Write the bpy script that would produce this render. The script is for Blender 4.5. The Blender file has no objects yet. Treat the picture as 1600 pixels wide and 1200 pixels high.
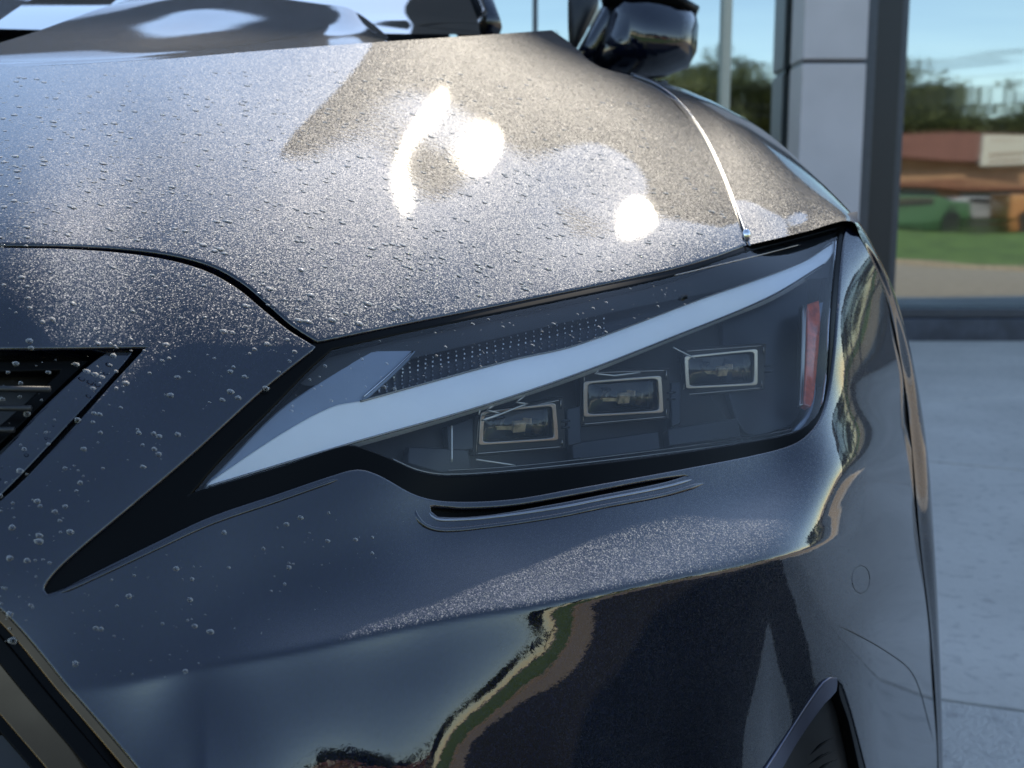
import bpy, bmesh, math, random
import numpy as np
from mathutils import Vector, Matrix
from mathutils.geometry import delaunay_2d_cdt
random.seed(7); rnd = random.Random(7)
R = math.radians
sc = bpy.context.scene
COL = sc.collection

# ------------------------------------------------------------------ camera
CAM = np.array([0.0, 0.0, 0.98]); PITCH = R(9.0); FL = 1750.0      # focal length in pixels of the 1600 px wide photograph
cd = bpy.data.cameras.new('camera'); cam = bpy.data.objects.new('camera', cd); COL.objects.link(cam)
cam.location = CAM; cam.rotation_euler = (R(90) - PITCH, 0, 0)
cd.sensor_width = 36; cd.lens = FL / 1600 * 36; cd.clip_start = .02; cd.clip_end = 3000
cd.dof.use_dof = True; cd.dof.focus_distance = .74; cd.dof.aperture_fstop = 11
sc.camera = cam
# ------------------------------------------------------------------ light
SE, SA = R(45.0), R(12.0)
SUN = np.array([math.cos(SE) * math.sin(SA), math.cos(SE) * math.cos(SA), math.sin(SE)])
w = bpy.data.worlds.new('World'); sc.world = w; w.use_nodes = True
nt = w.node_tree; nt.nodes.clear()
sky = nt.nodes.new('ShaderNodeTexSky'); sky.sky_type = 'NISHITA'; sky.sun_disc = False
sky.sun_elevation = SE; sky.sun_rotation = SA; sky.air_density = 1.0; sky.dust_density = .15; sky.ozone_density = 3.0
bg = nt.nodes.new('ShaderNodeBackground'); bg.inputs[1].default_value = .15
wo = nt.nodes.new('ShaderNodeOutputWorld'); nt.links.new(sky.outputs[0], bg.inputs[0]); nt.links.new(bg.outputs[0], wo.inputs[0])
sl = bpy.data.lights.new('sun', 'SUN'); sl.energy = 2.0; sl.angle = R(.53); sl.color = (1, .95, .87)
so = bpy.data.objects.new('sun', sl); COL.objects.link(so)
so.rotation_euler = Vector(SUN).to_track_quat('Z', 'Y').to_euler(); so.location = (3, 10, 14)
sc.view_settings.view_transform = 'Standard'; sc.view_settings.look = 'None'
sc.view_settings.gamma = 1; sc.view_settings.exposure = 1.4; sc.view_settings.use_curve_mapping = False
sc.view_settings.use_white_balance = True; sc.view_settings.white_balance_temperature = 7500; sc.view_settings.white_balance_tint = 8
sc.cycles.sample_clamp_direct = 0; sc.cycles.sample_clamp_indirect = 4

# ------------------------------------------------------------------ geometry helpers
FW = np.array([0, math.cos(PITCH), -math.sin(PITCH)]); UP = np.array([0, math.sin(PITCH), math.cos(PITCH)]); RT = np.array([1., 0, 0])
def ray(px, py):
    a = (np.asarray(px, float) - 800) / FL; b = (600 - np.asarray(py, float)) / FL
    return a[..., None] * RT + FW + b[..., None] * UP
def P(px, py, t):                       # a point of the place, t metres in front of the lens plane
    return CAM + ray(px, py) * np.asarray(t, float)[..., None]
def V(px, py, t): return Vector(P(np.float64(px), np.float64(py), np.float64(t)))
def proj(p):
    q = np.asarray(p, float) - CAM
    z = q @ FW
    return 800 + FL * (q @ RT) / z, 600 - FL * (q @ UP) / z
def nrm(v):
    v = np.asarray(v, float); return v / np.linalg.norm(v, axis=-1, keepdims=True)

def tag(o, label=None, cat=None, group=None, kind=None):
    if label: o['label'] = label
    if cat: o['category'] = cat
    if group: o['group'] = group
    if kind: o['kind'] = kind
    return o
def empty(name, loc=(0, 0, 0), label=None, cat=None, group=None, rz=0):
    o = bpy.data.objects.new(name, None); COL.objects.link(o); o.location = loc; o.rotation_euler.z = rz
    return tag(o, label, cat, group)
def mesh(name, vs, fs, mat, parent=None, normals=None, smooth=False, mats=None, midx=None):
    me = bpy.data.meshes.new(name); me.from_pydata([tuple(map(float, v)) for v in vs], [], [tuple(int(i) for i in f) for f in fs])
    for m in (mats or [mat]): me.materials.append(m)
    if midx is not None: me.polygons.foreach_set('material_index', midx)
    if smooth or normals is not None: me.polygons.foreach_set('use_smooth', [True] * len(me.polygons))
    me.update()
    if normals is not None: me.normals_split_custom_set_from_vertices([tuple(map(float, n)) for n in normals])
    o = bpy.data.objects.new(name, me); COL.objects.link(o)
    if parent: 
        o.parent = parent
        # world-space vertices under a placed parent
        o.matrix_parent_inverse = world_of(parent).inverted()
    return o
def world_of(o):
    m = o.matrix_basis.copy()
    if o.parent: m = world_of(o.parent) @ o.matrix_parent_inverse @ m
    return m
class MB:
    def __init__(s): s.v = []; s.f = []; s.m = []
    def box(s, c, d, rz=0, mi=0, rx=0):
        k = len(s.v); M = Matrix.Rotation(rz, 3, 'Z') @ Matrix.Rotation(rx, 3, 'X')
        for x in (-.5, .5):
            for y in (-.5, .5):
                for z in (-.5, .5): s.v.append(Vector(c) + M @ Vector((x * d[0], y * d[1], z * d[2])))
        for f in ((0, 1, 3, 2), (4, 6, 7, 5), (0, 4, 5, 1), (2, 3, 7, 6), (0, 2, 6, 4), (1, 5, 7, 3)): s.f.append([k + i for i in f]); s.m.append(mi)
        return s
    def bar(s, a, b, wd, hg=None, mi=0):
        a = Vector(a); b = Vector(b); d = b - a; L = d.length; q = d.to_track_quat('Z', 'Y').to_matrix(); k = len(s.v); hg = hg or wd
        for z in (0, L):
            for x, y in ((-1, -1), (1, -1), (1, 1), (-1, 1)): s.v.append(a + q @ Vector((x * wd / 2, y * hg / 2, z)))
        for f in ((3, 2, 1, 0), (4, 5, 6, 7), (0, 1, 5, 4), (1, 2, 6, 5), (2, 3, 7, 6), (3, 0, 4, 7)): s.f.append([k + i for i in f]); s.m.append(mi)
        return s
    def tube(s, pts, r, n=8, mi=0, caps=True):
        pts = [Vector(p) for p in pts]; k = len(s.v); rr = r if hasattr(r, '__len__') else [r] * len(pts)
        for i, p in enumerate(pts):
            d = (pts[min(i + 1, len(pts) - 1)] - pts[max(i - 1, 0)]).normalized()
            u = d.cross(Vector((0, 0, 1)))
            if u.length < .05: u = d.cross(Vector((0, 1, 0)))
            u.normalize(); v_ = d.cross(u)
            for j in range(n):
                t = 2 * math.pi * j / n; s.v.append(p + (u * math.cos(t) + v_ * math.sin(t)) * rr[i])
        for i in range(len(pts) - 1):
            for j in range(n):
                s.f.append([k + i * n + j, k + i * n + (j + 1) % n, k + (i + 1) * n + (j + 1) % n, k + (i + 1) * n + j]); s.m.append(mi)
        if caps:
            s.f.append([k + j for j in range(n)][::-1]); s.f.append([k + (len(pts) - 1) * n + j for j in range(n)]); s.m += [mi, mi]
        return s
    def build(s, name, mat, parent=None, smooth=False, mats=None):
        return mesh(name, s.v, s.f, mat, parent, smooth=smooth, mats=mats, midx=s.m if mats else None)
def bevel(o, wd, seg=2):
    m = o.modifiers.new('bevel', 'BEVEL'); m.width = wd; m.segments = seg; m.limit_method = 'ANGLE'; m.angle_limit = R(35); return o
def copy_tree(o, parent=None):
    c = o.copy(); COL.objects.link(c)
    if parent: c.parent = parent
    for ch in list(o.children): copy_tree(ch, c)
    return c

def spl(pts, closed=True, n=8, dens=9.0):
    """smooth curve through points; a point (x, y, 1) is a sharp corner"""
    P_ = [(p[0], p[1]) for p in pts]; C_ = [len(p) > 2 and p[2] for p in pts]; N = len(P_); out = []
    for i in range(N if closed else N - 1):
        p1 = np.array(P_[i], float); p2 = np.array(P_[(i + 1) % N], float)
        p0 = np.array(P_[i - 1], float) if (closed or i > 0) and not C_[i] else None
        p3 = np.array(P_[(i + 2) % N], float) if (closed or i + 2 < N) and not C_[(i + 1) % N] else None
        if p0 is None: p0 = 2 * p1 - p2
        if p3 is None: p3 = 2 * p2 - p1
        L = np.linalg.norm(p2 - p1); k = max(1, int(L / dens))
        m1 = (p2 - p0) * L / (np.linalg.norm(p2 - p1) + np.linalg.norm(p1 - p0) + 1e-9)
        m2 = (p3 - p1) * L / (np.linalg.norm(p3 - p2) + np.linalg.norm(p2 - p1) + 1e-9)
        for j in range(k):
            t = j / k; h = 2 * t**3 - 3 * t**2 + 1
            out.append(h * p1 + (t**3 - 2 * t**2 + t) * m1 + (1 - h) * p2 + (t**3 - t**2) * m2)
    if not closed: out.append(np.array(P_[-1], float))
    return np.array(out)
def inside(pts, poly):
    x, y = pts[:, 0], pts[:, 1]; r = np.zeros(len(pts), bool); n = len(poly)
    for i in range(n):
        x1, y1 = poly[i]; x2, y2 = poly[(i + 1) % n]
        c = ((y1 > y) != (y2 > y))
        if c.any():
            xi = (x2 - x1) * (y[c] - y1) / (y2 - y1) + x1; idx = np.where(c)[0]; r[idx] ^= x[idx] < xi
    return r
def dist_poly(pts, poly):
    d = np.full(len(pts), 1e9); n = len(poly)
    for i in range(n):
        a = poly[i]; b = poly[(i + 1) % n]; ab = b - a; L = ab @ ab + 1e-12
        t = np.clip(((pts - a) @ ab) / L, 0, 1); q = a + t[:, None] * ab
        d = np.minimum(d, np.hypot(*(pts - q).T))
    return d
def field_normal(tf, px, py, e=.6):
    a = P(px + e, py, tf(px + e, py)) - P(px - e, py, tf(px - e, py))
    b = P(px, py + e, tf(px, py + e)) - P(px, py - e, tf(px, py - e))
    n = nrm(np.cross(a, -b)); 
    f = np.sum(n * ray(px, py), axis=-1) > 0; n[f] *= -1
    return n
def fill(name, poly, tf, mat, parent=None, holes=(), step=11, thick=.010, lip=.0012, dens=9.0, smoothn=True, close_back=False, clip=None, creases=()):
    """a panel: a traced outline laid on a body surface tf(px,py)->depth, with rounded edge and real thickness"""
    loops = [spl(poly, dens=dens)] + [spl(h, dens=dens) for h in holes]
    lo = loops[0].min(0); hi = loops[0].max(0)
    gx, gy = np.meshgrid(np.arange(lo[0], hi[0], step), np.arange(lo[1], hi[1], step))
    gx = gx + (np.arange(gx.shape[0])[:, None] % 2) * step * .5
    g = np.c_[gx.ravel(), gy.ravel()]; g = g[inside(g, loops[0])]
    for h in loops[1:]: g = g[~inside(g, h)]
    for l in loops: g = g[dist_poly(g, l) > step * .55]
    crs = []
    for c in creases:
        c = c[inside(c, loops[0]) & (dist_poly(c, loops[0]) > 2)]; crs.append(c)
        for q in c: g = g[np.hypot(*(g - q).T) > step * .6]
    allp = np.vstack(loops + crs + [g]); edges = []; k = 0
    for l in loops: edges += [(k + i, k + (i + 1) % len(l)) for i in range(len(l))]; k += len(l)
    for c in crs: edges += [(k + i, k + i + 1) for i in range(len(c) - 1)]; k += len(c)
    vs, es, fs, ov, _, _ = delaunay_2d_cdt([Vector(p) for p in allp], edges, [], 0, 1e-5)
    v2 = np.array([(v.x, v.y) for v in vs]); F = np.array([list(f) for f in fs])
    cen = v2[F].mean(1); keep = inside(cen, loops[0])
    for h in loops[1:]: keep &= ~inside(cen, h)
    F = F[keep]
    T = tf(v2[:, 0], v2[:, 1]); W = P(v2[:, 0], v2[:, 1], T); N = field_normal(tf, v2[:, 0], v2[:, 1])
    # orient
    fn = np.cross(W[F[:, 1]] - W[F[:, 0]], W[F[:, 2]] - W[F[:, 0]]); flip = np.sum(fn * N[F[:, 0]], 1) < 0
    F[flip] = F[flip][:, ::-1]
    inv = {}
    for i, o in enumerate(ov):
        for q in o: inv[q] = i
    V3 = list(W); NN = list(N); FF = [tuple(f) for f in F]
    if thick:
        k = 0; cnt = {}
        for a, b, c in F:
            for e in ((a, b), (b, c), (c, a)): cnt[e] = 1
        bord = [e for e in cnt if (e[1], e[0]) not in cnt]
        nxt = {}
        acc = {}
        for a, b in bord:
            d = W[b] - W[a]; out = np.cross(d, N[a]); L = np.linalg.norm(out)
            if L > 1e-12:
                for q in (a, b): acc[q] = acc.get(q, 0) + out / L
        ring = {}
        for q, o in acc.items():
            o = nrm(o + 1e-9); base = len(V3)
            V3 += [W[q] - N[q] * lip * .35 + o * lip * .75, W[q] - N[q] * lip + o * lip, W[q] - N[q] * (lip + thick) + o * lip]
            NN += [nrm(N[q] + o * .8), nrm(N[q] * .15 + o), o]; ring[q] = base
        for a, b in bord:
            if a not in ring or b not in ring: continue
            A, B = ring[a], ring[b]
            FF += [(b, a, A, B), (B, A, A + 1, B + 1), (B + 1, A + 1, A + 2, B + 2)]
        if close_back:
            off = len(V3)
            for q in range(len(W)):
                V3.append(V3[ring[q] + 2] if q in ring else W[q] - N[q] * (lip + thick)); NN.append(-N[q])
            FF += [(c + off, b + off, a + off) for a, b, c in F]
    if clip:
        V3a = np.array(V3); keepf = []
        for f in FF:
            if clip(V3a[list(f)].mean(0)): keepf.append(f)
        FF = keepf
    o = mesh(name, V3, FF, mat, parent, normals=NN if smoothn else None)
    return o
def loft(name, rows, mat, parent=None, nu=8, nv=8, closed=False):
    """rows of 3D control points -> smooth bicubic (Catmull-Rom) surface with real normals"""
    A = np.array(rows, float)
    def cr(Q, n):
        out = []; N = len(Q)
        for i in range(N - 1):
            p1, p2 = Q[i], Q[i + 1]; p0 = Q[i - 1] if i else 2 * p1 - p2; p3 = Q[i + 2] if i + 2 < N else 2 * p2 - p1
            for j in range(n):
                t = j / n; out.append(.5 * (2 * p1 + (p2 - p0) * t + (2 * p0 - 5 * p1 + 4 * p2 - p3) * t * t + (3 * p1 - p0 - 3 * p2 + p3) * t**3))
        out.append(Q[-1]); return np.array(out)
    B = cr(A, nu); B = cr(B.transpose(1, 0, 2), nv).transpose(1, 0, 2)
    n, m = B.shape[:2]; fs = []
    for i in range(n - 1):
        for j in range(m - 1): fs.append((i * m + j, i * m + j + 1, (i + 1) * m + j + 1, (i + 1) * m + j))
    return mesh(name, B.reshape(-1, 3), fs, mat, parent, smooth=True)

# ------------------------------------------------------------------ materials
def new_mat(name):
    m = bpy.data.materials.new(name); m.use_nodes = True; return m, m.node_tree, m.node_tree.nodes['Principled BSDF']
def noise_ramp(nt, scale, c1, c2, detail=6, lo=.35, hi=.65, coord='Object', dist=0, vec=None):
    tc = nt.nodes.new('ShaderNodeTexCoord'); n = nt.nodes.new('ShaderNodeTexNoise'); n.inputs['Scale'].default_value = scale
    n.inputs['Detail'].default_value = detail; n.inputs['Distortion'].default_value = dist
    nt.links.new(vec or tc.outputs[coord], n.inputs['Vector'])
    r = nt.nodes.new('ShaderNodeValToRGB'); r.color_ramp.elements[0].position = lo; r.color_ramp.elements[1].position = hi
    r.color_ramp.elements[0].color = (*c1, 1); r.color_ramp.elements[1].color = (*c2, 1); nt.links.new(n.outputs['Fac'], r.inputs['Fac'])
    return r.outputs['Color'], n.outputs['Fac']
def simple(name, c, rough=.5, metal=0, var=.12, scale=30, bump=0, coat=0, spec=.5, coatr=.03):
    m, nt, b = new_mat(name)
    c1 = [x * (1 - var) for x in c]; c2 = [min(1, x * (1 + var)) for x in c]
    col, fac = noise_ramp(nt, scale, c1, c2); nt.links.new(col, b.inputs['Base Color'])
    b.inputs['Roughness'].default_value = rough; b.inputs['Metallic'].default_value = metal
    b.inputs['Coat Weight'].default_value = coat; b.inputs['Coat Roughness'].default_value = coatr; b.inputs['Specular IOR Level'].default_value = spec
    if bump:
        bp = nt.nodes.new('ShaderNodeBump'); bp.inputs['Strength'].default_value = bump; bp.inputs['Distance'].default_value = .005
        nt.links.new(fac, bp.inputs['Height']); nt.links.new(bp.outputs[0], b.inputs['Normal'])
    return m
def paint(name, base, flake_amt, scale, rough, metal=1.0):
    m, nt, b = new_mat(name); L = nt.links
    g = nt.nodes.new('ShaderNodeNewGeometry')
    tc = nt.nodes.new('ShaderNodeTexCoord')
    def flakes(scl, amt):
        v = nt.nodes.new('ShaderNodeTexVoronoi'); v.inputs['Scale'].default_value = scl; L.new(tc.outputs['Object'], v.inputs['Vector'])
        s = nt.nodes.new('ShaderNodeVectorMath'); s.operation = 'SUBTRACT'; L.new(v.outputs['Color'], s.inputs[0]); s.inputs[1].default_value = (.5, .5, .5)
        k = nt.nodes.new('ShaderNodeVectorMath'); k.operation = 'SCALE'; L.new(s.outputs[0], k.inputs[0]); k.inputs['Scale'].default_value = amt
        return v, k
    v1, k1 = flakes(scale, flake_amt)
    a = nt.nodes.new('ShaderNodeVectorMath'); a.operation = 'ADD'; L.new(g.outputs['Normal'], a.inputs[0]); L.new(k1.outputs[0], a.inputs[1])
    n = nt.nodes.new('ShaderNodeVectorMath'); n.operation = 'NORMALIZE'; L.new(a.outputs[0], n.inputs[0])
    L.new(n.outputs[0], b.inputs['Normal'])
    hs = nt.nodes.new('ShaderNodeMixRGB'); hs.blend_type = 'MIX'; hs.inputs[1].default_value = (*base, 1); L.new(v1.outputs['Color'], hs.inputs[2])
    # a faint spread of tint from flake to flake
    sc_ = nt.nodes.new('ShaderNodeMixRGB'); sc_.blend_type = 'MULTIPLY'; sc_.inputs[0].default_value = .55
    sc_.inputs[1].default_value = (*[c * 1.6 for c in base], 1); L.new(v1.outputs['Color'], sc_.inputs[2]); L.new(sc_.outputs[0], b.inputs['Base Color'])
    b.inputs['Metallic'].default_value = metal; b.inputs['Roughness'].default_value = rough
    b.inputs['Coat Weight'].default_value = 1; b.inputs['Coat Roughness'].default_value = .02; b.inputs['Coat IOR'].default_value = 1.68
    # dust film: very slight unevenness of the clear coat
    nz = nt.nodes.new('ShaderNodeTexNoise'); nz.inputs['Scale'].default_value = 260; nz.inputs['Detail'].default_value = 3; L.new(tc.outputs['Object'], nz.inputs['Vector'])
    bp = nt.nodes.new('ShaderNodeBump'); bp.inputs['Strength'].default_value = .035; bp.inputs['Distance'].default_value = .001
    L.new(nz.outputs['Fac'], bp.inputs['Height']); L.new(bp.outputs[0], b.inputs['Coat Normal'])
    return m
def clear(name, tint=(.93, .95, .97), ior=1.5, rough=.01, dust=.04, rim=0):
    """thin clear plastic: light passes straight, reflection by Fresnel, a little dust"""
    m = bpy.data.materials.new(name); m.use_nodes = True; nt = m.node_tree; nt.nodes.clear(); L = nt.links
    tr = nt.nodes.new('ShaderNodeBsdfTransparent'); tr.inputs[0].default_value = (*tint, 1)
    gl = nt.nodes.new('ShaderNodeBsdfGlossy'); gl.inputs['Roughness'].default_value = rough; gl.inputs[0].default_value = (1, 1, 1, 1)
    fr = nt.nodes.new('ShaderNodeFresnel'); fr.inputs[0].default_value = ior
    mx = nt.nodes.new('ShaderNodeMixShader'); L.new(fr.outputs[0], mx.inputs[0]); L.new(tr.outputs[0], mx.inputs[1]); L.new(gl.outputs[0], mx.inputs[2])
    df = nt.nodes.new('ShaderNodeBsdfDiffuse'); df.inputs[0].default_value = (.5, .48, .45, 1)
    _, fac = noise_ramp(nt, 90, (0, 0, 0), (1, 1, 1))
    ml = nt.nodes.new('ShaderNodeMath'); ml.operation = 'MULTIPLY'; ml.inputs[1].default_value = dust; L.new(fac, ml.inputs[0])
    fout = ml.outputs[0]
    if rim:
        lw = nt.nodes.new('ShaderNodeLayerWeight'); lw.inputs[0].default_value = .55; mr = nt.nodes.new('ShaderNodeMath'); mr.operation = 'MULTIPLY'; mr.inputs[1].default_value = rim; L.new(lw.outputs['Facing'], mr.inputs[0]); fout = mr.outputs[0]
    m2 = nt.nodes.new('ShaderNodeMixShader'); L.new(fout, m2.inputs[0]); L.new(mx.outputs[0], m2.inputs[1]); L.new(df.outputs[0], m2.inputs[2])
    o = nt.nodes.new('ShaderNodeOutputMaterial'); L.new(m2.outputs[0], o.inputs[0]); return m

M = {}
M['paint'] = paint('graphite_metallic_paint', (.0022, .0041, .0104), .80, 1700, .47)
M['gloss_black'] = simple('gloss_black_plastic', (.003, .003, .003), .25, scale=12, spec=.07)
M['black'] = simple('satin_black_plastic', (.012, .012, .013), .45, scale=40)
M['lamp_dark'] = simple('lamp_housing_grey', (.016, .0135, .0125), .4, spec=.2, scale=60, bump=.05)
M['lamp_band'] = simple('lamp_inner_band', (.014, .015, .020), .3, spec=.3, scale=60)
M['chrome'] = simple('bright_trim', (.62, .62, .64), .12, 1, .05)
M['edge'] = simple('edge_highlight_metal', (.20, .21, .23), .32, 1, .1)  # bright metal stands in for the highlight line along body edges
M['rib'] = simple('raised_clear_rib', (.55, .52, .48), .25, .6, .1)
M['dull_chrome'] = simple('lamp_frame_metal', (.24, .22, .20), .18, 1, .15)
M['guide'] = simple('white_light_guide', (.86, .84, .83), .18, coat=.6, var=.02)
M['guide2'] = simple('clear_light_guide', (.20, .24, .31), .12, coat=.8, var=.05)
M['red'] = simple('red_reflector', (.50, .075, .03), .2, coat=1, scale=150, var=.3)
M['amber'] = simple('amber_bulb', (.45, .30, .16), .3, scale=200, var=.5)
M['lens'] = clear('headlamp_lens', ior=1.38, dust=.012)
M['proj'] = clear('projector_lens_glass', (.85, .87, .9), 1.4, .02, 0)
M['bronze'] = simple('dark_bronze_chrome', (.11, .075, .045), .12, 1, .1)
M['rubber'] = simple('tyre_rubber', (.02, .02, .02), .8, bump=.3)
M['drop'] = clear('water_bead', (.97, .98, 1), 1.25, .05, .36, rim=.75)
M['glasscar'] = simple('dark_car_glass', (.02, .022, .024), .03, coat=1, var=.02)
M['clad'] = simple('pale_grey_metal_panel', (.44, .40, .40), .45, 0, .05, 3)
M['frame_dark'] = simple('dark_grey_frame', (.055, .06, .07), .4, .3, .1)
M['mull'] = simple('cream_mullion', (.42, .40, .32), .45, var=.05)
M['fascia'] = simple('brown_grey_fascia', (.040, .030, .025), .55, 0, .2, 1.5)
M['curb'] = simple('dark_curb_stone', (.05, .055, .07), .6, var=.25, scale=9)
def concrete(name, c, rough_amt=.25):
    m, nt, b = new_mat(name); L = nt.links
    col, fac = noise_ramp(nt, 1.3, [x * .82 for x in c], [x * 1.12 for x in c], 8, .3, .7, 'Object')
    c2, f2 = noise_ramp(nt, 26, (.72, .72, .74), (1, 1, 1), 8, .30, .46)
    mx = nt.nodes.new('ShaderNodeMixRGB'); mx.blend_type = 'MULTIPLY'; mx.inputs[0].default_value = .85; L.new(col, mx.inputs[1]); L.new(c2, mx.inputs[2])
    L.new(mx.outputs[0], b.inputs['Base Color']); b.inputs['Roughness'].default_value = .85
    bp = nt.nodes.new('ShaderNodeBump'); bp.inputs['Strength'].default_value = rough_amt; bp.inputs['Distance'].default_value = .01
    _, f3 = noise_ramp(nt, 110, (0, 0, 0), (1, 1, 1), 10); L.new(f3, bp.inputs['Height']); L.new(bp.outputs[0], b.inputs['Normal']); return m
M['concrete'] = concrete('weathered_concrete', (.46, .42, .37))
M['concrete_rough'] = concrete('pitted_concrete', (.44, .41, .37), .8)
M['asphalt'] = simple('asphalt', (.03, .03, .032), .9, 0, .35, 60, .5)
M['tan'] = simple('tan_gravelly_path', (.42, .33, .24), .9, 0, .15, 8, .3)
M['grass'] = simple('lawn_green', (.13, .20, .04), .9, 0, .4, 1.6, .6)
M['brick'] = simple('orange_brown_brick', (.42, .22, .12), .85, 0, .12, 2)
M['roofb'] = simple('red_brown_roof', (.25, .09, .05), .8, 0, .15, 3)
M['shop_glass'] = simple('shopfront_dark_glass', (.03, .03, .03), .2)  # dark glass of the brick shop windows
M['sign'] = simple('cream_sign', (.7, .6, .48), .6)
M['bark'] = simple('bark', (.10, .075, .05), .9, bump=.4, scale=12)
def leafmat(name, a, b_):
    m, nt, b = new_mat(name); col, _ = noise_ramp(nt, .8, a, b_, 5, .3, .7, 'Object'); nt.links.new(col, b.inputs['Base Color']); b.inputs['Roughness'].default_value = .6; return m
M['leafA'] = leafmat('olive_foliage', (.05, .062, .014), (.12, .125, .03)); M['leafB'] = leafmat('dark_foliage', (.02, .035, .01), (.05, .07, .02))
def mirror_glass():
    m, nt, b = new_mat('reflective_window_glass'); L = nt.links
    b.inputs['Base Color'].default_value = (.30, .345, .36, 1); b.inputs['Metallic'].default_value = 1; b.inputs['Roughness'].default_value = .03
    tc = nt.nodes.new('ShaderNodeTexCoord'); mp = nt.nodes.new('ShaderNodeMapping'); mp.inputs['Scale'].default_value = (.35, 1, 2.2); L.new(tc.outputs['Object'], mp.inputs[0])
    n = nt.nodes.new('ShaderNodeTexNoise'); n.inputs['Scale'].default_value = 1.2; n.inputs['Detail'].default_value = 1.5; L.new(mp.outputs[0], n.inputs['Vector'])
    bp = nt.nodes.new('ShaderNodeBump'); bp.inputs['Strength'].default_value = .22; bp.inputs['Distance'].default_value = .012
    L.new(n.outputs['Fac'], bp.inputs['Height']); L.new(bp.outputs[0], b.inputs['Normal']); return m
M['mirror'] = mirror_glass()

# ------------------------------------------------------------------ the car's front surface (depth field fitted to normals and anchors)
GX0, GY0, GS = -1000.0, -120.0, 60.0; NX, NY = 48, 36
def bs(t): return np.array([(1 - t)**3 / 6, (3 * t**3 - 6 * t**2 + 4) / 6, (-3 * t**3 + 3 * t**2 + 3 * t + 1) / 6, t**3 / 6])
CRA = spl([(-1000, 1130), (-200, 1105), (150, 1075), (300, 1045), (450, 1018), (600, 986), (720, 962), (850, 942), (1000, 912), (1243, 862), (1350, 826), (1412, 786), (1480, 740)], False, dens=20)
CRV = spl([(1323, 200), (1323, 345), (1314, 480), (1300, 620), (1278, 740), (1243, 862), (1200, 1000)], False, dens=20)
def yA(px): return np.interp(px, CRA[:, 0], CRA[:, 1])
def xV(py): return np.interp(py, CRV[:, 1], CRV[:, 0])
KAC = np.arange(150, 1500, 175.); NKA = len(KAC); KBC = np.arange(300, 870, 150.); NKB = len(KBC); NK = NKA + NKB
def sp(x, k=5.0): return k * np.logaddexp(0, x / k)
def kinks(px, py):
    d = sp(py - yA(px), 3)
    g = 1 / (1 + np.exp(-(px - 340) / 60.))
    u = (px - 800) / 500.
    e = sp(-sp(-(px - xV(py)) + 0, 4) * 0 + np.minimum(px - xV(py), yA(px) - py), 3)
    # recess under the lamp: a step-down lip
    ha = [np.clip(1 - np.abs(px - c) / 175., 0, 1) if 0 < i < NKA - 1 else (np.clip((c + 175 - px) / 175., 0, 1) if i == 0 else np.clip((px - c + 175) / 175., 0, 1)) for i, c in enumerate(KAC)]
    hb = [np.clip(1 - np.abs(py - c) / 150., 0, 1) if 0 < i < NKB - 1 else (np.clip((c + 150 - py) / 150., 0, 1) if i == 0 else np.clip((py - c + 150) / 150., 0, 1)) for i, c in enumerate(KBC)]
    ha = [h * h * (3 - 2 * h) for h in map(lambda q: np.clip(q, 0, 1), ha)]; hb = [h * h * (3 - 2 * h) for h in map(lambda q: np.clip(q, 0, 1), hb)]
    return np.stack([d * g * h for h in ha] + [e * h for h in hb], -1) * 1e-3
def basis(px, py):
    px = np.atleast_1d(np.asarray(px, float)); py = np.atleast_1d(np.asarray(py, float))
    fx = np.clip((px - GX0) / GS, 0, NX - 4.001); fy = np.clip((py - GY0) / GS, 0, NY - 4.001)
    ix = fx.astype(int); iy = fy.astype(int); return ix, iy, bs(fx - ix), bs(fy - iy)
def rowmat(px, py):
    ix, iy, bx, by = basis(px, py); A = np.zeros((len(ix), NX * NY + NK))
    for a in range(4):
        for b in range(4): A[np.arange(len(ix)), (iy + b) * NX + ix + a] += bx[a] * by[b]
    A[:, NX * NY:] = kinks(np.atleast_1d(np.asarray(px, float)), np.atleast_1d(np.asarray(py, float))); return A
def nrow(px, py, n, wt):
    nc = np.array([np.dot(n, RT), np.dot(n, UP), np.dot(n, FW)]); a = (px - 800) / FL; b = (600 - py) / FL; nr = nc[0] * a + nc[1] * b + nc[2]
    A0 = rowmat(px, py); e = 2.0
    gx = (rowmat(px + e, py) - rowmat(px - e, py)) / (2 * e) * FL; gy = -(rowmat(px, py + e) - rowmat(px, py - e)) / (2 * e) * FL
    return [(gx - nc[0] / nr * A0) * wt, (gy - nc[1] / nr * A0) * wt]
def TP(th, ps): th, ps = R(th), R(ps); return np.array([math.cos(th) * math.sin(ps), -math.cos(th) * math.cos(ps), math.sin(th)])
def SL(sx, sy): return nrm([sx, -sy, 1.0])
def glint(px, py): d = nrm(ray(np.float64(px), np.float64(py))); return nrm(SUN - d)
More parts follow.
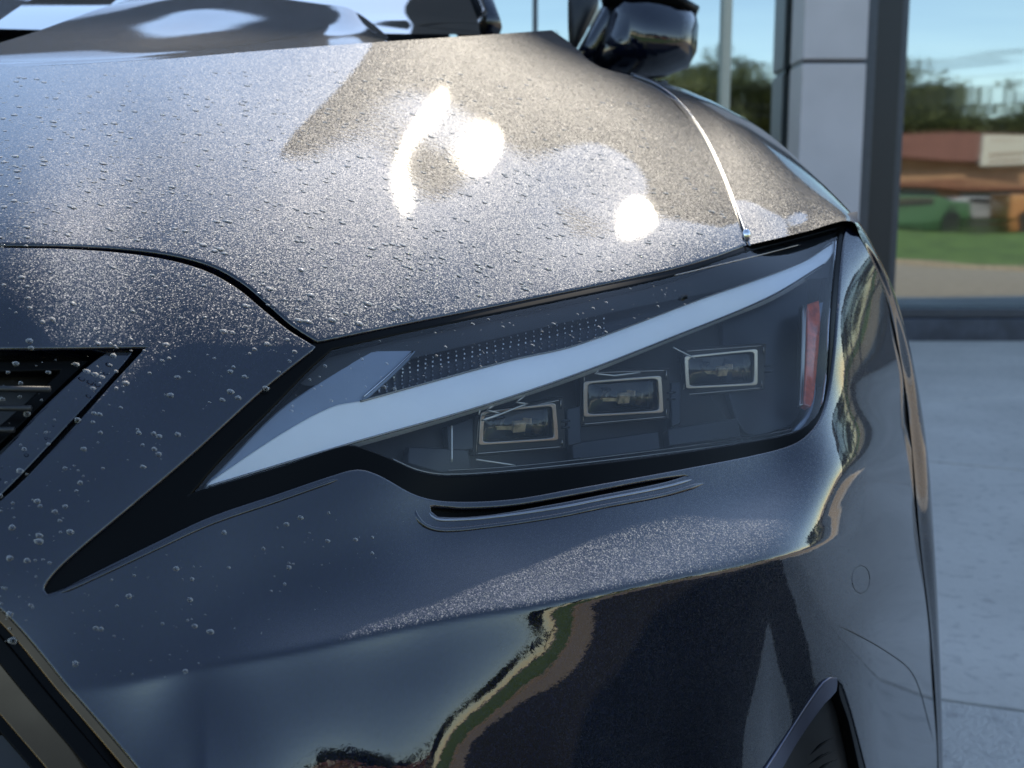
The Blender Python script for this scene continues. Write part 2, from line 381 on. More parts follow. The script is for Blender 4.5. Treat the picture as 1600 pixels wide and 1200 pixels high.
NORM = [  # (px, py, normal, weight)
 (0, 250, SL(.02, .42), 1), (0, 160, SL(.02, .38), 1), (-500, 250, SL(.0, .42), 1), (-500, 160, SL(0, .38), 1), (220, 200, SL(.06, .42), 1), (400, 300, SL(.12, .47), 1),
 (420, 160, SL(.14, .40), 1), (600, 400, SL(.16, .52), 1), (800, 430, SL(.16, .52), 1), (1000, 410, SL(.12, .50), 1), (560, 240, SL(.18, .44), 1),
 (675, 170, glint(675, 170), 4), (770, 250, glint(770, 250), 4), (1000, 340, glint(1000, 340), 5), (968, 328, glint(968, 328), 4), (1028, 352, glint(1028, 352), 4), (1000, 315, glint(1000, 315), 3), (995, 362, glint(995, 362), 3), (665, 185, glint(665, 185), 3),
 (850, 120, SL(.30, .40), 1), (950, 200, SL(.22, .44), 1), (1080, 280, SL(.35, .45), 1), (1130, 350, SL(.35, .5), 1), (1050, 190, SL(.45, .4), 1),
 (0, 360, SL(.02, .56), 1), (250, 370, SL(.08, .6), 1), (490, 500, SL(.2, .72), 1),
 (0, 460, TP(46, 6), 1), (-500, 460, TP(46, 0), 1), (250, 480, TP(46, 12), 1), (0, 560, TP(38, 8), 1), (250, 600, TP(38, 16), 1), (0, 720, TP(33, 8), 1), (-500, 720, TP(30, 0), 1), (150, 760, TP(32, 12), 1),
 (0, 900, TP(29, 8), 1), (-500, 900, TP(26, 0), 1), (200, 950, TP(30, 15), 1), (60, 1080, TP(27, 10), 1), (250, 1130, TP(24, 17), 1), (-500, 1150, TP(23, 0), 1), (450, 1180, TP(21, 22), 1.5),
 (600, 1185, TP(18.3, 24), 2), (620, 1090, TP(23, 25), 2), (760, 1092, TP(16.5, 28), 2), (800, 1010, TP(19, 28), 2), (700, 1020, TP(25, 26), 2), (950, 1020, TP(4, 32), 2), (870, 1090, TP(6, 30), 2), (690, 1070, TP(21, 26), 2), (870, 987, TP(15, 30), 2), (1000, 1100, TP(-1, 33), 1.5), (1080, 1025, TP(-4, 34), 2), (1117, 1106, TP(-6, 38), 2), (1130, 1170, TP(-5, 40), 1), (1180, 1060, TP(-3, 40), 1), (1060, 980, TP(-4, 33), 1.5), (1200, 1000, TP(2, 40), 1), (900, 948, TP(7, 30), 2.5), (950, 938, TP(4, 31), 2.5), (1010, 928, TP(1, 33), 2.5), (1100, 910, TP(-1, 36), 2.5), (1180, 893, TP(-2, 38), 2.5), (1235, 884, TP(-2, 40), 2.5), (1150, 950, TP(0, 38), 1), (800, 972, TP(18, 28), 1.5), (500, 1080, TP(26, 22), 2), (800, 1185, TP(5, 29), 1.5), (1300, 1000, TP(1, 50), 1), (1250, 1180, TP(0, 45), 1), (1400, 1100, TP(-1, 62), 1), (1400, 950, TP(0, 62), 1), (300, 1060, TP(27, 18), 1.5),
 (450, 640, TP(42, 22), 1), (440, 800, TP(32, 20), 1.5), (540, 770, TP(32, 23), 1.5), (1100, 590, TP(36, 36), 1.5), (1180, 690, TP(35, 40), 2), (1230, 670, TP(34, 43), 1.5), (1160, 560, TP(36, 40), 1), (820, 780, TP(34, 29), 1), (300, 790, TP(34, 18), 1), (600, 700, TP(38, 25), 1), (700, 560, TP(45, 25), 1), (900, 560, TP(42, 30), 1), (900, 700, TP(36, 32), 1), (1100, 500, TP(42, 35), 1), (1100, 680, TP(34, 38), 1), (1250, 450, TP(36, 45), 1), (1250, 650, TP(28, 46), 1),
 (600, 860, TP(36, 24), 1), (450, 980, TP(60, 16), 2.5), (480, 945, TP(50, 18), 1.5), (600, 950, TP(54, 24), 2), (360, 1010, TP(52, 14), 2), (500, 880, TP(34, 22), 1), (700, 885, TP(61, 22), 3), (800, 875, TP(62, 22), 2), (700, 940, TP(63, 22), 3), (560, 950, TP(60, 20), 2.5), (900, 860, TP(60, 24), 2.5), (900, 915, TP(66, 24), 3), (800, 925, TP(66, 23), 3), (1050, 870, TP(62, 30), 2), (1150, 850, TP(64, 32), 2), (1180, 795, TP(64, 34), 3), (1100, 805, TP(58, 32), 2), (1000, 800, TP(40, 32), 1), 
 (1350, 480, TP(-1, 57), 2), (1340, 620, TP(-1, 57), 3), (1400, 650, TP(-1, 63), 1), (1330, 740, TP(-1, 55), 3), (1310, 810, TP(0, 54), 3), (1385, 520, TP(2, 64), 1), (1290, 620, TP(38, 46), 3), (1262, 770, TP(58, 38), 3), (1235, 830, TP(62, 36), 2), (1305, 480, TP(38, 48), 2)]
ANCH = [(0, 378, .60, 6), (495, 530, .645, 6), (290, 770, .600, 3), (70, 925, .56, 3), (1165, 385, .87, 5), (1320, 350, 1.0, 5), (1250, 700, .85, 5), (850, 940, .60, 1), (1240, 860, .75, 1), (0, 950, .545, 4),
        (600, 1190, .57, 1), (1240, 1190, .76, 1), (1425, 700, 1.07, 1.5), (-700, 400, .56, 3), (-700, 950, .52, 3), (1430, 700, 1.10, 3), (1437, 850, 1.12, 3), (1454, 1000, 1.14, 3), (1465, 1190, 1.15, 3), (1465, 1450, 1.15, 2), (985, 120, 1.3, 2), (0, 105, .90, 3)]
rows, rhs = [], []
for px, py, n, wt in NORM:
    for r_ in nrow(px, py, n, wt * 1.0): rows.append(r_[0]); rhs.append(0)
for px, py, t, wt in ANCH: rows.append(rowmat(px, py)[0] * wt * 1.5); rhs.append(wt * 1.5 / t)
G = np.zeros((NX * NY + NK, NX * NY + NK)); A_ = np.array(rows); b_ = np.array(rhs); G += A_.T @ A_; gb = A_.T @ b_
ID = np.arange(NX * NY).reshape(NY, NX); LAM = 5.0
def addreg(idx, cf, lam):
    for q in range(len(cf)):
        for r_ in range(len(cf)): np.add.at(G, (idx[q], idx[r_]), lam * cf[q] * cf[r_])
for cf, sls in (((1, -2, 1), ([ID[:, :-2], ID[:, 1:-1], ID[:, 2:]])), ((1, -2, 1), ([ID[:-2], ID[1:-1], ID[2:]]))): addreg([s.ravel() for s in sls], cf, LAM * .4)
for cf, sls in (((1, -3, 3, -1), ([ID[:, :-3], ID[:, 1:-2], ID[:, 2:-1], ID[:, 3:]])), ((1, -3, 3, -1), ([ID[:-3], ID[1:-2], ID[2:-1], ID[3:]]))): addreg([s.ravel() for s in sls], cf, LAM * 8)
addreg([ID[:-1, :-1].ravel(), ID[1:, :-1].ravel(), ID[:-1, 1:].ravel(), ID[1:, 1:].ravel()], (1, -1, -1, 1), LAM * .8)
G += np.eye(len(G)) * 1e-7
for q in list(range(NKA - 1)) + list(range(NKA, NK - 1)): addreg([np.array([NX * NY + q]), np.array([NX * NY + q + 1])], (1, -1), 1e-3)
SOL = np.linalg.solve(G, gb); CG = SOL[:NX * NY].reshape(NY, NX); KK = SOL[NX * NY:]
def wS(px, py):
    px, py = np.broadcast_arrays(np.asarray(px, float), np.asarray(py, float)); sh = px.shape; px = px.ravel(); py = py.ravel()
    ix, iy, bx, by = basis(px, py); r_ = np.zeros(len(px))
    for a in range(4):
        for b in range(4): r_ += bx[a] * by[b] * CG[iy + b, ix + a]
    r_ += kinks(px, py) @ KK
    return r_.reshape(sh)
# hood behind its ridge: a flatter plane
RID = spl([(-1000, 112), (0, 105), (230, 94), (400, 80), (530, 70), (660, 61), (780, 53), (858, 47), (985, 10), (1100, -30)], False, dens=20)
def yR(px): return np.interp(px, RID[:, 0], RID[:, 1])
wH = wS
def T(off=0.0):
    return lambda px, py: 1 / wS(px, py) + off
def TH(off=0.0): return lambda px, py: 1 / wH(px, py) + off
# ------------------------------------------------------------------ ground
def sheet(name, x0, x1, y0, y1, z, mat, kind='structure', parent=None):
    return tag(mesh(name, [(x0, y0, z), (x1, y0, z), (x1, y1, z), (x0, y1, z)], [(0, 1, 2, 3)], mat, parent), kind=kind)
sheet('ground', -700, 700, -700, 700, -.03, M['tan'])
sheet('parking_lot', -40, 3.9, -2.7, 8.3, -.018, M['asphalt'])
sheet('driveway', 3.9, 60, 4.4, 8.3, -.018, M['concrete'])
sheet('gravel_path', 3.9, 60, -2.7, 4.4, -.014, M['tan'])
sheet('road', -60, 90, -27, -21.5, -.012, M['asphalt'])
lawn = tag(mesh('lawn', [(x, y, .02 + .05 * math.sin(x * .21) * math.sin((y + 2.7) * .15) ** 2 + .24 * ((-y - 2.8) / 18.6) ** 1.5) for y in np.linspace(-21.4, -2.8, 24) for x in np.linspace(-40, 70, 60)],
    [(r * 60 + c, r * 60 + c + 1, r * 60 + c + 61, r * 60 + c + 60) for r in range(23) for c in range(59)], M['grass'], smooth=True), kind='structure')
curb = MB(); curb.box((15, -2.74, .02), (110, .12, .12)); tag(bevel(curb.build('curb', M['tan']), .01), kind='structure')
pav = tag(MB().box((1.6, 4.65, -.11), (4.5, 7.2, .16)).build('pavement', M['curb']), kind='structure')
LN = [(1.05, 0), (2.53, -.5), (5.1, -.5), (5.0, .3), (7.0, .0), (8.25, 0)]
def LY(i, x):
    y = LN[i][0] + LN[i][1] * x
    for q in range(i): y = max(y, LN[q][0] + LN[q][1] * x + .02)
    return min(y, 8.25)
for i in range(len(LN) - 1):
    for x0, x1 in ((-.6, .55), (.562, 3.85)):
        z = -.002 + rnd.uniform(-.003, .003); g = .006
        vs = [(x0, LY(i, x0) + g, z), (x1, LY(i, x1) + g, z), (x1, LY(i + 1, x1) - g, z), (x0, LY(i + 1, x0) - g, z)]
        vs += [(a, b, -.028) for a, b, _ in vs]
        o = mesh('slab', vs, [(0, 1, 2, 3), (0, 4, 5, 1), (1, 5, 6, 2), (2, 6, 7, 3), (3, 7, 4, 0)], M['concrete_rough'] if i == 0 else M['concrete'], pav); bevel(o, .004)

# ------------------------------------------------------------------ the glass showroom
GYP = 8.5; TOP = 8.6
def W(px, t=8.42): return (px - 800) / FL * t
bld = empty('showroom_building', (2, GYP, 0), 'tall glass fronted showroom behind the car with reflective panes and a brown fascia', 'building')
XL, XR = -0.55, 4.6
m = MB(); m.box(((XL + XR) / 2, GYP + 3.2, 5.9), (XR - XL, 6.2, 2 * (TOP - 5.9))); m.build('fascia', M['fascia'], bld)
# fascia cladding panels
n = 4
for i in range(n):
    for k in range(3):
        w0 = (XR - XL) / n; z0 = 3.55 + k * 1.58
        bevel(MB().box((XL + (i + .5) * w0, GYP + .07, z0 + .78), (w0 - .02, .06, 1.555)).build('fascia_panel', M['fascia'], bld), .006)
MB().box(((XL + XR) / 2, GYP + .02, 3.42), (XR - XL, .22, .2)).build('canopy_beam', M['frame_dark'], bld)
MB().box(((XL + XR) / 2, GYP + 3.3, 1.7), (XR - XL - .2, 5.9, 3.3)).build('interior_core', M['black'], bld)
bevel(MB().box((6.0, GYP + .12, .065), (24, .5, .17)).build('base_wall', M['curb'], bld), .01)
bevel(MB().box((6.0, GYP - .05, .19), (24, .14, .07)).build('sill', M['frame_dark'], bld), .008)
mullx = [-.5, W(835), W(925), W(1125), W(1238), 2.84, 4.58, 6.4, 8.2, 10.0, 11.8, 13.6]
for i, x in enumerate(mullx):
    dk = i in (1,) or x > 2.5
    bevel(MB().box((x, GYP - .04, 1.78), (.055 if i != 1 else .035, .12, 3.12)).build('mullion', M['frame_dark'] if dk else M['mull'], bld), .004)
for a, b in zip(mullx[:-1], mullx[1:]):
    MB().box(((a + b) / 2, GYP + .012, 1.78), (b - a - .03, .02, 3.1)).build('window_pane', M['mirror'], bld)
# clad pillar, standing proud of the glazing, with one joint
px0, px1 = W(1243, 7.98), W(1341, 7.98)
for z0, z1 in ((-.01, 1.965), (1.99, 3.9)):
    o = MB().box(((px0 + px1) / 2, 8.22, (z0 + z1) / 2), (px1 - px0, .36, z1 - z0)).build('pillar_panel', M['clad'], bld); bevel(o, .012)
MB().box(((px0 + px1) / 2, 8.25, 2), (px1 - px0 - .03, .3, 3.9)).build('pillar_core', M['frame_dark'], bld)
bevel(MB().box((px1 + .065, 8.33, 1.95), (.12, .18, 3.9)).build('pillar_return', M['frame_dark'], bld), .005)
bevel(MB().box((px1 + .24, 8.40, 1.95), (.20, .10, 3.9)).build('pillar_return', M['black'], bld), .005)
# unseen lower wings: right sized for its shadow reach, left added for bonnet reflections
MB().box((9.2, GYP + 3.2, 3.65), (9.1, 6.2, .8)).build('wing_parapet', M['fascia'], bld)
MB().box((9.2, GYP + 3.3, 1.7), (9.0, 5.9, 3.1)).build('wing_core', M['black'], bld)
MB().box((-4.4, GYP + 3.6, 2.8), (7.6, 6.2, 5.6)).build('reflection_wing', M['fascia'], bld)
MB().box((-12.2, GYP + 3.9, 1.7), (7.9, 6.2, 3.4)).build('reflection_wing', M['fascia'], bld)

# ------------------------------------------------------------------ what stands across the road (seen mirrored in the panes)
bk = empty('brick_shop', (22, -30, 0), 'long low orange brown brick shop with red brown roof mirrored in the right pane', 'building')
MB().box((24, -31, 1.55), (19.5, 6, 3.1)).build('wall', M['brick'], bk)
rf = MB(); rf.v = [Vector(p) for p in ((13.6, -27.3, 3.1), (34.4, -27.3, 3.1), (34.4, -34.7, 3.1), (13.6, -34.7, 3.1), (15, -29.5, 3.75), (33, -29.5, 3.75), (33, -32.5, 3.75), (15, -32.5, 3.75))]
rf.f = [(0, 1, 5, 4), (1, 2, 6, 5), (2, 3, 7, 6), (3, 0, 4, 7), (4, 5, 6, 7), (3, 2, 1, 0)]; rf.m = [0] * 6; rf.build('roof', M['roofb'], bk)
for i in range(6):
    x = 15.6 + i * 3.3
    MB().box((x, -27.95, .8), (2.4, .12, 1.5)).build('window', M['shop_glass'], bk)
MB().box((24, -27.6, 1.75), (19.6, .9, .16)).build('awning', M['roofb'], bk)
sg = MB().box((19.2, -27.2, 3.2), (2.1, .15, .7)).build('sign_board', M['sign'], bk)
# blurred two-line lettering on the sign
for z, n in ((3.28, 9), (3.05, 8)):
    for i in range(n): MB().box((18.5 + i * .17, -27.115, z), (.09, .02, .12)).build('sign_letter', M['roofb'], sg)

def tree_mesh(seed, r, h, n, leaf, mat, conifer=False):
    g = random.Random(seed); m = MB(); clumps = []
    for i in range(16):
        if conifer: z = h * (.15 + .8 * i / 16); rr = r * (1 - i / 17); a = g.random() * 6.28; clumps.append((Vector((math.cos(a) * rr * .4, math.sin(a) * rr * .4, z)), rr * .8))
        else: a = g.random() * 6.28; q = g.random() ** .5 * r * .75; clumps.append((Vector((math.cos(a) * q, math.sin(a) * q, h * g.uniform(.35, .9))), r * g.uniform(.3, .5)))
    for i in range(n):
        c, cr = g.choice(clumps); d = Vector((g.gauss(0, 1), g.gauss(0, 1), g.gauss(0, .8))).normalized() * cr * g.uniform(.6, 1.05)
        p = c + d; u = Vector((g.gauss(0, 1), g.gauss(0, 1), g.gauss(0, 1))).normalized(); v = u.orthogonal().normalized(); k = len(m.v); s = leaf * g.uniform(.6, 1.3)
        m.v += [p + u * s, p + v * s * .6, p - u * s, p - v * s * .6]; m.f.append((k, k + 1, k + 2, k + 3)); m.m.append(0)
    return m
def make_tree(name, seed, r, h, n, leaf, mat, con=False):
    t = empty(name, (0, 0, 0))
    tree_mesh(seed, r, h, n, leaf, mat, con).build('crown', mat, t)
    tr = MB(); tr.tube([(0, 0, -.1), (.05, 0, h * .3), (0, .08, h * .6), (0, 0, h * .85)], [.22, .17, .1, .03], 8)
    for a in range(5): q = a * 1.3; tr.tube([(0, 0, h * (.3 + .08 * a)), (math.cos(q) * r * .5, math.sin(q) * r * .5, h * (.5 + .08 * a))], [.07, .02], 6)
    tr.build('trunk', M['bark'], t); return t
protos = [make_tree('broadleaf_tree', 1, 4.2, 8.5, 9000, .17, M['leafA']), make_tree('broadleaf_tree', 2, 3.6, 7.6, 8500, .17, M['leafA']), make_tree('pine_tree', 3, 2.0, 9.8, 6000, .15, M['leafB'], True)]
spots = [(k, x, y) for k, x, y in [(0, 4, -46), (1, 9.5, -44), (0, 14, -46), (0, 19.5, -45), (1, 24, -42), (2, 27.2, -37), (2, 30.6, -38), (1, 33.5, -43), (0, 38, -46), (1, 43, -46), (0, -2, -47), (1, -8, -46), (0, -15, -47), (0, -22, -45), (1, -30, -46), (0, 49, -48), (0, 16.5, -50), (1, -38, -44), (0, 11.5, -49), (1, 6.5, -50), (0, 22, -49), (1, 56, -34), (0, 58, -24), (1, 55, -14), (0, 60, -4), (1, 47, -36)]]
used = set(); tl = {0: 'olive green spreading tree', 1: 'lower olive bushy tree', 2: 'slim dark pine tree'}
where = ['behind the left pane mullion', 'left of the clad pillar', 'behind the pillar', 'above the left end of the brick shop roof', 'over the middle of the brick shop roof', 'left of the two dark ones over the shop roof', 'right of the two dark ones over the shop roof', 'beyond the shop sign', 'past the right end of the shop', 'second past the right end of the shop', 'facing the car bonnet', 'across the road left of the bonnet', 'second across the road left of the bonnet', 'third across the road left of the bonnet', 'fourth across the road left of the bonnet', 'farthest right in the row', 'in the back row behind the shop', 'farthest left in the row', 'in the back row left of the pillar', 'in the back row behind the left pane', 'in the back row over the shop roof', 'beyond the lawn to the far right', 'second beyond the lawn to the far right', 'third beyond the lawn to the far right', 'last beyond the lawn to the far right', 'at the corner past the shop']
for (k, x, y), wh in zip(spots, where):
    o = protos[k] if k not in used else copy_tree(protos[k]); used.add(k)
    o.location = (x, y, 0); o.rotation_euler.z = rnd.uniform(0, 6.2); s = rnd.uniform(.85, 1.1); o.scale = (s, s, s)
    tag(o, f'{tl[k]} {wh}', 'tree', 'trees across the road')

def street_car(x, y, col, label, van=False):
    t = empty('parked_car' if not van else 'parked_van', (x, y, 0), label, 'car' if not van else 'van', 'vehicles parked before the brick shop')
    L, H = (3.7, 1.15) if not van else (3.4, 1.35)
    prof = [(-L / 2, .3), (L / 2, .3), (L / 2, .72), (L * .32, .85), (L * .16, H), (-L * .28, H), (-L * .42, .88), (-L / 2, .8)] if not van else [(-L / 2, .3), (L / 2, .3), (L / 2, .9), (L * .4, 1.05), (L * .3, H), (-L * .49, H)]
    m = MB(); n = len(prof); m.v = [Vector((x + a, y + s * .82, z)) for s in (-1, 1) for a, z in prof]
    m.f = [tuple(range(n)), tuple(range(2 * n - 1, n - 1, -1))] + [(i, i + n, (i + 1) % n + n, (i + 1) % n) for i in range(n)]; m.m = [0] * (n + 2)
    bevel(m.build('body', simple('car_colour', col, .3, coat=1, var=.03), t), .06, 3)
    MB().box((x - L * .06, y + .825, H - .27), (L * .38, .02, .3)).build('side_window', M['glasscar'], t)
    for sx in (-.31, .31):
        for sy in (-.8, .8):
            MB().tube([(x + sx * L, y + sy - .1, .32), (x + sx * L, y + sy + .1, .32)], .32, 16).build('wheel', M['rubber'], t)
for a in ((14.6, -24.5, (.06, .16, .06), 'small green hatchback leftmost before the brick shop'), (17.6, -25.2, (.45, .42, .4), 'pale grey saloon between the green and orange vehicles'), (18.6, -22.4, (.55, .20, .06), 'bright orange van parked before the brick shop', True), (21.6, -25.6, (.25, .42, .45), 'light teal van right of the orange one', True),
          (24.8, -24.9, (.6, .55, .42), 'cream saloon right of the teal van'), (28.2, -25.3, (.25, .5, .6), 'pale blue hatchback farthest right before the shop')): street_car(*a)
# poles and wires
wires = MB(); pts = [(-30, -37), (2, -37), (26, -37), (60, -36)]
poles = []
for i, (x, y) in enumerate(pts):
    o = empty('utility_pole', (x, y, 0), ['brown wooden utility pole far left across the road', 'brown wooden utility pole between the trees across the road', 'brown wooden utility pole behind the brick shop', 'brown wooden utility pole far right across the road'][i], 'utility pole', 'utility poles across the road')
    MB().tube([(x, y, 0), (x, y, 8.8)], [.14, .09], 10).build('pole', M['bark'], o); MB().box((x, y, 8.2), (.12, 1.8, .12)).build('crossarm', M['bark'], o)
for hh, dy in ((8.3, -.8), (8.3, .8), (7.3, 0), (6.7, 0), (6.4, .1)):
    for (x0, y0), (x1, y1) in zip(pts[:-1], pts[1:]):
        wires.tube([(x0 + (x1 - x0) * k / 12, y0 + dy + (y1 - y0) * k / 12, hh - 1.0 * 4 * (k / 12) * (1 - k / 12)) for k in range(13)], .022, 5)
tag(wires.build('power_lines', M['black']), 'thin black power lines strung between the poles above the trees', 'power lines')

# ------------------------------------------------------------------ the car
car = empty('parked_car', (-.3, 1.5, 0), 'dark graphite metallic car seen close at its left headlamp, bonnet dotted with water', 'car')
AX = np.array([-.1, .995, 0]); LR = np.array([.995, .1, 0]); C0 = np.array([-.485, .55, 0])
def CW(lat, lon, z): return C0 + LR * lat + AX * lon + np.array([0, 0, z])
clip = lambda p: (p - C0) @ LR > -.003
HF = [(-800, 373), (-400, 374), (0, 378), (100, 379), (190, 384), (270, 394), (335, 412), (385, 440), (425, 474), (458, 503), (497, 529, 1)]
HL = [(600, 508), (700, 488), (850, 458), (950, 438), (1050, 416), (1110, 399), (1163, 380, 1)]
HG = [(1150, 338), (1128, 278), (1098, 215), (1062, 165), (1025, 135), (985, 118, 1)]
HR = [(930, 101), (892, 68), (862, 47, 1), (780, 53), (660, 61), (530, 70), (400, 80), (230, 94), (0, 105), (-400, 108), (-800, 112, 1)]
bon = fill('bonnet', HF + HL + HG + HR, TH(), M['paint'], car, step=7, thick=.012, lip=.0022, clip=clip)
rg = np.linspace(-235, 857, 40)
YE = 1.66
def rearp(px, f):
    p = P(np.float64(px), np.float64(yR(px)) + .5, 1 / wS(px, float(yR(px)))); h = np.clip((760 - px) / 300., 0, 1); h = h * h * (3 - 2 * h)
    Y = p[1] + (YE - p[1]) * f; x = p[0] * (1 - .13 * f) - .06 * f; d = Y - p[1]
    zb = p[2] + d * (.225 + .010 * math.sin(x * 11 + .6) + .02 * math.sin(x * 5 + 2.0 + 2.2 * d)) + .012 * math.sin(d * 7.5) * math.sin(x * 7 + 1)
    za = p[2] + (min(1.17, .98 + (p[2] - .98) / p[1] * YE - .01) - p[2]) * f
    return np.array([x, Y, za * (1 - h) + zb * h])
loft('bonnet_rear', [[rearp(px, f) for px in rg] for f in np.linspace(0, 1, 9)], M['paint'], car, 5, 3)

B_left = [(489, 541, 1), (440, 580), (400, 613), (300, 705), (200, 790), (120, 857), (78, 897), (63, 922), (72, 933), (100, 924), (150, 899), (245, 852), (330, 812), (435, 776), (520, 747), (560, 737), (590, 745), (650, 777), (700, 787)]
B_bot = [(800, 783), (900, 766), (1062, 737), (1180, 714), (1243, 696), (1274, 672), (1291, 640), (1303, 580), (1312, 480), (1320, 380), (1324, 349, 1)]
B_right = [(1345, 375), (1368, 420), (1388, 480), (1407, 560), (1417, 620), (1424, 700), (1430, 800), (1442, 900), (1453, 1000), (1463, 1150), (1466, 1300), (1466, 1520, 1)]
B_rest = [(-800, 1520, 1), (-800, 384, 1), (-400, 385), (0, 388), (100, 390), (190, 396), (262, 407), (322, 425), (370, 452), (412, 487), (450, 518), (478, 535)]
slotU = [(-800, 538, 1), (0, 541), (237, 538, 1), (190, 590), (100, 690), (0, 787), (-80, 820), (-150, 800), (-300, 720), (-800, 690, 1)]
slotL = [(-800, 800, 1), (-300, 800), (-120, 868), (0, 946), (120, 1083), (225, 1205), (420, 1450, 1), (-800, 1450, 1)]
slotF = [(1120, 1300, 1), (1188, 1204), (1236, 1134), (1280, 1066), (1301, 1056), (1313, 1061), (1321, 1078), (1334, 1120), (1360, 1225), (1385, 1340, 1)]
slotR = [(671, 789), (672, 800), (684, 810), (756, 808), (866, 790), (944, 775), (1040, 756), (1080, 743), (1070, 740), (1000, 750), (900, 769), (800, 786), (725, 791), (690, 789)]
bump = fill('front_bumper', B_left + B_bot + B_right + B_rest, T(), M['paint'], car, holes=(slotU, slotL, slotF, slotR), step=6, thick=.012, lip=.0020, clip=clip)
fill('grille_backing', [(-800, 520, 1), (270, 520, 1), (60, 820), (100, 1000), (300, 1230), (480, 1500, 1), (-800, 1500, 1)], T(.05), M['black'], car, step=30, thick=0, clip=clip)
fill('bonnet_gap_liner', [(-800, 355, 1), (0, 358), (200, 362), (340, 392), (420, 450), (500, 510), (700, 470), (900, 440), (1050, 400), (1150, 370), (1200, 360), (1340, 330, 1), (1335, 420), (1200, 440), (900, 500), (560, 580), (470, 600), (380, 500), (300, 440), (0, 405), (-800, 405, 1)], T(.014), M['black'], car, step=20, thick=0, clip=clip)
# upper side vent of the grille
fill('vent_strip', [(207, 546, 1), (186, 547), (168, 552), (150, 565), (120, 592), (55, 655), (0, 715), (-60, 765), (-90, 800, 1), (-55, 812), (0, 770), (125, 640), (190, 568)], T(.006), M['paint'], car, step=9, thick=.01, lip=.0015)
fill('vent_frame', [(-800, 545, 1), (0, 546), (165, 546, 1), (140, 560), (112, 585), (0, 690), (-60, 735, 1), (-75, 722), (0, 668), (94, 584), (98, 576, 1), (0, 578), (-800, 578, 1)], T(.016), M['gloss_black'], car, step=14, thick=.008, clip=clip)
for y0, x1 in ((634, 48), (668, 22), (604, 78)):
    m = MB(); q = [V(x, y0 + (x + 300) * .012, .575 + .02) for x in (-300, -150, 0, x1)]; m.tube(q, .0018, 6); m.build('vent_fin', M['black'], car, smooth=True)
# lower grille frame
def off(pts, dx, dy): return [(p[0] + dx, p[1] + dy) + tuple(p[2:]) for p in pts]
E = [(-300, 800), (-120, 868), (0, 946), (120, 1083), (225, 1205), (420, 1450)]
def band(name, a, b, t, mat, th=.006):
    up = [(x + a * .62, y + a * 0 ) for x, y in E]; dn = [(x + b * .62, y) for x, y in E]
    up = [(x - a, y + a * .35) for x, y in E]; dn = [(x - b, y + b * .35) for x, y in E]
    return fill(name, [(p[0], p[1], i in (0, 5)) for i, p in enumerate(up)] + [(p[0], p[1], i in (0, 5)) for i, p in list(enumerate(dn))[::-1]], T(t), mat, car, step=10, thick=th, lip=.001)
band('grille_frame', 3, 18, .001, M['bronze']); band('grille_frame', 20, 36, .008, M['gloss_black']); band('grille_frame', 38, 62, .006, M['gloss_black']); band('grille_frame', 64, 112, .012, M['bronze']); band('grille_frame', 116, 130, .018, M['gloss_black'])
for k in range(9):
    y = 1010 + k * 52
    m = MB(); q = [V(x, y + (x + 600) * .04, .56 + .035) for x in (-640, -300, -100, 40 + k * 38)]; m.tube(q, .0035, 6); m.build('grille_bar', M['gloss_black'], car, smooth=True)
# bumper recess under the lamp
fill('recess_backing', [(655, 770, 1), (900, 750), (1110, 720, 1), (1110, 760), (900, 805), (700, 825), (655, 815, 1)], T(.010), M['gloss_black'], car, step=12, thick=0)
def tubef(name, pts, r, off_, mat, parent=car, n=8, ends=True):
    c = spl(pts, False, dens=6); t = 1 / wS(c[:, 0], c[:, 1]) + off_
    W_ = P(c[:, 0], c[:, 1], t); rr = [r * (min(1, min(i + .2, len(c) - 1 - i + .2) / 5) if ends else 1) for i in range(len(c))]
    m = MB(); m.tube([Vector(p) for p in W_], rr, n); return m.build(name, mat, parent, smooth=True)
tubef('recess_lip', [(668, 784), (668, 799), (680, 811), (700, 813), (756, 810), (866, 795), (944, 780), (1040, 761), (1092, 746)], .0013, .0008, M['edge'], n=12)
tubef('recess_lip', [(652, 780), (648, 800), (660, 820), (690, 829), (756, 824), (866, 808), (944, 792), (1040, 773), (1110, 752)], .0022, .0014, M['paint'], n=12)
tubef('spear_lip', [(72, 932), (100, 924), (150, 902), (245, 857), (330, 818), (435, 782), (520, 752), (545, 743)], .0017, .001, M['paint'])
# fog vent at the lower right
fill('vent_backing', [(1120, 1260, 1), (1230, 1060), (1300, 1020), (1350, 1050), (1420, 1250, 1), (1380, 1480, 1), (1100, 1480, 1)], T(.03), M['black'], car, step=20, thick=0)
M['silver'] = simple('satin_silver_trim', (.10, .105, .15), .3, .7, .1)
fill('vent_blade', [(1196, 1207, 1), (1240, 1139), (1288, 1068), (1298, 1061), (1308, 1061, 1), (1307, 1080), (1290, 1098), (1252, 1150), (1216, 1212, 1), (1190, 1260), (1175, 1250, 1)], T(-.001), M['silver'], car, step=9, thick=.01, lip=.0015)
fill('vent_edge', [(1312, 1066), (1318, 1078), (1331, 1120), (1357, 1225, 1), (1349, 1227, 1), (1326, 1125), (1312, 1084)], T(.004), M['gloss_black'], car, step=9, thick=.008, lip=.001)
for a, b in (((1302, 1152), (1265, 1180)), ((1306, 1172), (1262, 1196)), ((1308, 1186), (1268, 1212))): tubef('vent_fin', [a, ((a[0] + b[0]) / 2, (a[1] + b[1]) / 2 - 3), b], .0016, .012, M['gloss_black'])
sen = spl([(1345 + 14 * math.cos(a), 905 + 22 * math.sin(a)) for a in np.linspace(0, 2 * math.pi, 13)], False, dens=4)
